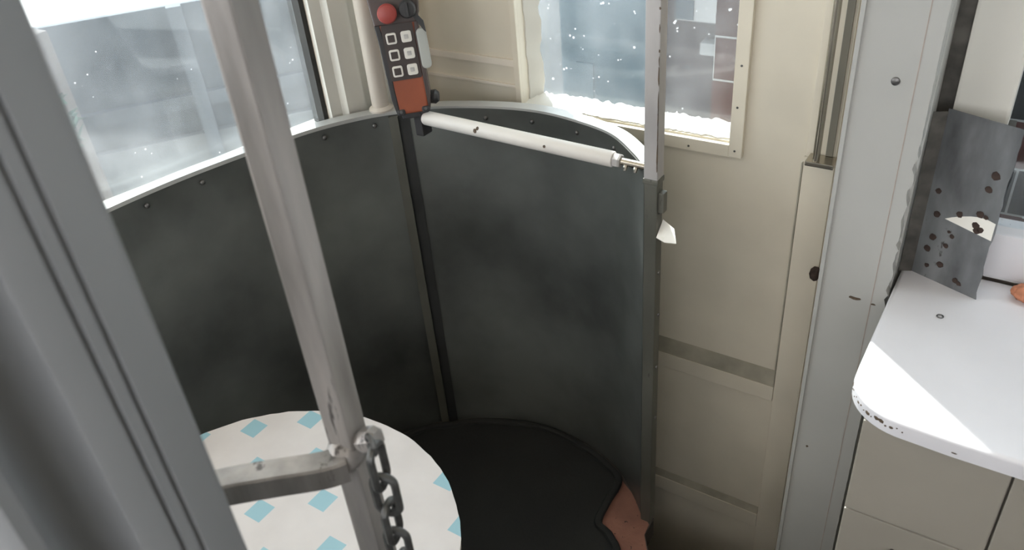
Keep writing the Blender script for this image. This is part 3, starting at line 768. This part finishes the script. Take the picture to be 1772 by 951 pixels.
# sponge-like orange lump by the splash strip
b = bm_(); bmesh.ops.create_icosphere(b, subdivisions=4, radius=1.0)
rr = random.Random(8)
for v in b.verts:
    k = 1 + 0.08 * math.sin(9 * v.co.x + 3) * math.cos(8 * v.co.y) + rr.uniform(-0.03, 0.03)
    v.co = Vector((0.064, 1.298, CZ + 0.0125)) + Vector((v.co.x * 0.026 * k, v.co.y * 0.018 * k, max(v.co.z * 0.014 * k, -0.0125)))
tag(obj('sponge', b, 'copper', base=True, smooth=True), 'orange-brown sponge on the white countertop at the right edge of the photo', 'sponge')

# bent sheet of dull metal standing on the counter against the board
pl = thing('metal_plate', 'bent dull grey sheet-metal plate with rust spots standing on the countertop', 'metal plate', (-0.07, 1.29, CZ))
P0 = Vector((-0.1295, 1.300, 0)); P1 = Vector((-0.110, 1.3085, 0)); P2 = Vector((-0.005, 1.266, 0))
def quadplate(A, Bp, z0, z1, th, jag=0.0, seed=1):
    q = random.Random(seed); n = 14
    d = (Bp - A).normalized(); nn = Vector((d.y, -d.x, 0)) * th
    bm = bm_(); F, K = [], []
    top = [(i / n, z1) for i in range(n + 1)]; rt = [(1 - q.uniform(0, jag), z1 + (z0 - z1) * i / 24) for i in range(1, 24)]; bot = [(1 - i / n, z0) for i in range(n + 1)]
    for s_, z in top + rt + bot:
        p = A.lerp(Bp, s_); F.append(bm.verts.new((p.x + nn.x, p.y + nn.y, z))); K.append(bm.verts.new((p.x, p.y, z)))
    m = len(F)
    for i in range(m): bm.faces.new((F[i], F[(i + 1) % m], K[(i + 1) % m], K[i]))
    bm.faces.new(F); bm.faces.new(K[::-1]); bmesh.ops.recalc_face_normals(bm, faces=bm.faces[:])
    return bm
obj('front_wing', quadplate(P1, P2, CZ, 1.035, 0.0015, 0.03, 4), 'plate', pl)
obj('side_wing', quadplate(P0, P1, CZ, 1.03, 0.0015, 0.0, 6), 'grime_shade', pl)
pd = (P2 - P1).normalized(); pn = Vector((pd.y, -pd.x, 0))
q0 = [(0.034, 0.8575), (0.1105, 0.8500), (0.1105, 0.8800), (0.098, 0.8820), (0.086, 0.8815), (0.072, 0.8775), (0.056, 0.8705), (0.044, 0.8640)]  # pale shape painting a spot of sunlight on the plate
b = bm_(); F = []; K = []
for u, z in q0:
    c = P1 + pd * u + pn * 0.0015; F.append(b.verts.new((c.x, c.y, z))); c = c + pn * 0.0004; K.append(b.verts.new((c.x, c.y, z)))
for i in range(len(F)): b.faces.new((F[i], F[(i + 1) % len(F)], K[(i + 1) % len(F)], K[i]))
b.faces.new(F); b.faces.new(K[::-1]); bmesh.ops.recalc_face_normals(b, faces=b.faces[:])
o = obj('sun_patch', b, 'paper_and_sun_patch', pl); o['label'] = 'spot of sunlight painted pale'
rr = random.Random(14)
for u, z, r in ((0.055, 0.874, 0.0055), (0.083, 0.866, 0.006), (0.086, 0.858, 0.006), (0.091, 0.861, 0.005), (0.085, 0.886, 0.006), (0.094, 0.885, 0.004), (0.046, 0.838, 0.003), (0.052, 0.832, 0.004), (0.046, 0.812, 0.0045), (0.022, 0.818, 0.006), (0.018, 0.794, 0.006), (0.044, 0.775, 0.006), (0.024, 0.763, 0.004), (0.074, 0.758, 0.005), (0.081, 0.755, 0.004), (0.087, 0.93, 0.0055), (0.092, 0.955, 0.007), (0.020, 0.86, 0.006), (0.014, 0.90, 0.005)):
    c = P1 + pd * u + pn * 0.0019; c.z = z
    b = bm_(); lathe(b, [(r, 0), (r * 0.8, 0.0008)], c, pn, 9)
    for v in b.verts: v.co += pd * rr.uniform(-0.001, 0.001) + Vector((0, 0, rr.uniform(-0.001, 0.001)))
    obj('rust_spot', b, 'rust', pl)

# ================================================================== FLOOR MAT
def blob(pts, k=5): return [(p.x, p.y) for p in catmull([(x, y, 0) for x, y in pts + [pts[0]]], k)][:-1]
fm = thing('floor_mat', 'black rubber mat with a raised edge inside the curved guard', 'mat', (-0.95, 0.9, 0.0))
outline = [(-1.325, 0.62), (-1.285, 0.88), (-1.19, 1.115), (-1.12, 1.185), (-1.055, 1.235), (-0.96, 1.278), (-0.86, 1.296), (-0.76, 1.284), (-0.69, 1.262), (-0.635, 1.228), (-0.628, 1.15), (-0.618, 1.09), (-0.575, 1.068), (-0.535, 1.00), (-0.53, 0.7), (-0.54, 0.3), (-1.30, 0.3)]
op = blob(outline)
b = bm_(); prism(b, op, 0.0, 0.008)
obj('mat_sheet', b, 'mat', fm)
b = bm_(); sweep(b, [Vector((x, y, 0.010)) for x, y in op], [(a * 1.0, c * 0.8) for a, c in circ(0.010, 8)], True)
obj('raised_edge', b, 'mat', fm, smooth=True)

# ================================================================== OUTSIDE
struct('ground', box(bm_(), -14, 6, -4, 16, -0.7, -0.6), 'yard')
# fence seen through the left window
FA = Vector((-3.60, 1.46)); FB = Vector((-2.45, 3.10))
def fbox(bm, A, Bp, s0, s1, o0, o1, z0, z1):
    d = (Bp - A).normalized(); n = Vector((-d.y, d.x)); st = len(bm.verts); box(bm, 0, 1, 0, 1, 0, 1); bm.verts.ensure_lookup_table()
    for v in bm.verts[st:]:
        q = A + d * (s0 + v.co.x * (s1 - s0)) + n * (o0 + v.co.y * (o1 - o0)); v.co = Vector((q.x, q.y, z0 + v.co.z * (z1 - z0)))
    return bm
fl = (FB - FA).length
fe = thing('yard_fence', 'long grey fence standing outside the left window', 'fence', (-2.9, 2.4, -0.6))
obj('fence_panel', fbox(bm_(), FA, FB, 0, fl, 0, 0.04, -0.6, 0.72), 'fence', fe)
for s0 in (0.74, 1.27, 1.74):
    obj('fence_post', fbox(bm_(), FA, FB, s0, s0 + 0.06, -0.085, -0.046, -0.6, 0.73), 'fence', fe)
obj('fence_rail', fbox(bm_(), FA, FB, 0, fl, -0.035, 0.0, 0.28, 0.34), 'fence', fe)
obj('lower_panel', fbox(bm_(), FA, FB, 0, fl, -0.045, -0.001, -0.6, 0.16), 'fencepale', fe)
b = bm_(); box(b, -3.47, -3.15, 1.12, 1.54, -0.6, 0.78, 0.01)
tag(obj('wooden_crate', b, 'crate', base=True), 'pale beige box standing at the left end of the grey fence outside', 'box')
def bush(name, c, r, n, label, seed):
    q = random.Random(seed); bm = bm_()
    for i in range(n):
        p = Vector((q.gauss(0, 1), q.gauss(0, 1), q.gauss(0, 1))).normalized() * q.uniform(0.4, 1.0)
        p = Vector(c) + Vector((p.x * r[0], p.y * r[1], p.z * r[2]))
        a = Vector((q.uniform(-1, 1), q.uniform(-1, 1), q.uniform(-1, 1))).normalized(); t = a.orthogonal().normalized(); s = q.uniform(0.03, 0.06)
        vs = [bm.verts.new(p + a * s), bm.verts.new(p + t * s * 0.4), bm.verts.new(p - a * s), bm.verts.new(p - t * s * 0.4)]
        bm.faces.new(vs)
    root = thing(name, label, 'shrub', (c[0], c[1], -0.6))
    obj('foliage', bm, 'leaf', root)
    obj('stem', tube(bm_(), [(c[0], c[1], -0.6), (c[0], c[1], c[2])], 0.015, 8), 'chip', root)
bush('shrub', (-2.98, 1.36, 0.50), (0.05, 0.07, 0.14), 110, 'green leafy shrub outside the left window against the fence', 3)
# outside the door window
b = bm_(); box(b, -2.14, -1.66, 3.55, 4.4, -0.6, 1.9, 0.01)
box(b, -2.05, -1.95, 3.54, 3.56, -0.6, 0.12)
tag(obj('shed', b, 'shed', base=True), 'blue-grey ribbed shed outside the door window', 'shed')
b = bm_(); box(b, -3.1, -2.15, 3.75, 3.85, -0.6, 1.6)
tag(obj('yard_wall', b, 'paleout', base=True), 'pale concrete wall outside, left of the blue-grey shed', 'wall')
b = bm_(); box(b, -1.65, -0.6, 3.75, 3.9, -0.6, 1.6)
tag(obj('garden_wall', b, 'pinkwall', base=True), 'weathered pinkish wall outside, right of the blue-grey shed', 'wall')
b = bm_(); box(b, -1.545, -1.15, 3.62, 3.74, 0.36, 0.47, 0.01); 
sb = thing('wall_box', 'white box fixed high on the pinkish wall outside the door window', 'box', (-1.35, 3.68, 0.36))
obj('casing', b, 'boxgrey', sb)
b = bm_(); box(b, -1.54, -1.45, 3.612, 3.622, 0.37, 0.46); obj('grille', b, 'fence', sb)
b = bm_(); box(b, -1.43, -1.0, 3.66, 3.742, 0.19, 0.25, 0.008)
tag(obj('wall_ledge', b, 'boxgrey', base=True), 'white ledge on the pinkish wall below the white box', 'ledge')
b = bm_(); tube(b, [(-1.283, 3.52, -0.6), (-1.283, 3.52, 1.6)], 0.006, 10)  # added pole standing in for a reflection in the door glass
tag(obj('reflection_pole', b, 'wood', base=True, smooth=True), 'thin upright pole added as the reflection line in the door window', 'pole')
bush('shrub', (-1.46, 3.25, -0.2), (0.24, 0.10, 0.22), 420, 'dark green shrub at the foot of the pinkish wall outside the door', 5)
bush('shrub', (-2.15, 3.35, -0.25), (0.24, 0.10, 0.20), 300, 'dark green shrub at the foot of the blue-grey shed outside', 6)
# brick wall outside the sink window
b = bm_(); box(b, -0.6, 2.6, 1.62, 1.8, -0.6, 1.45)
tag(obj('brick_wall', b, 'brick', base=True), 'black and red brick wall behind the window over the countertop', 'wall')
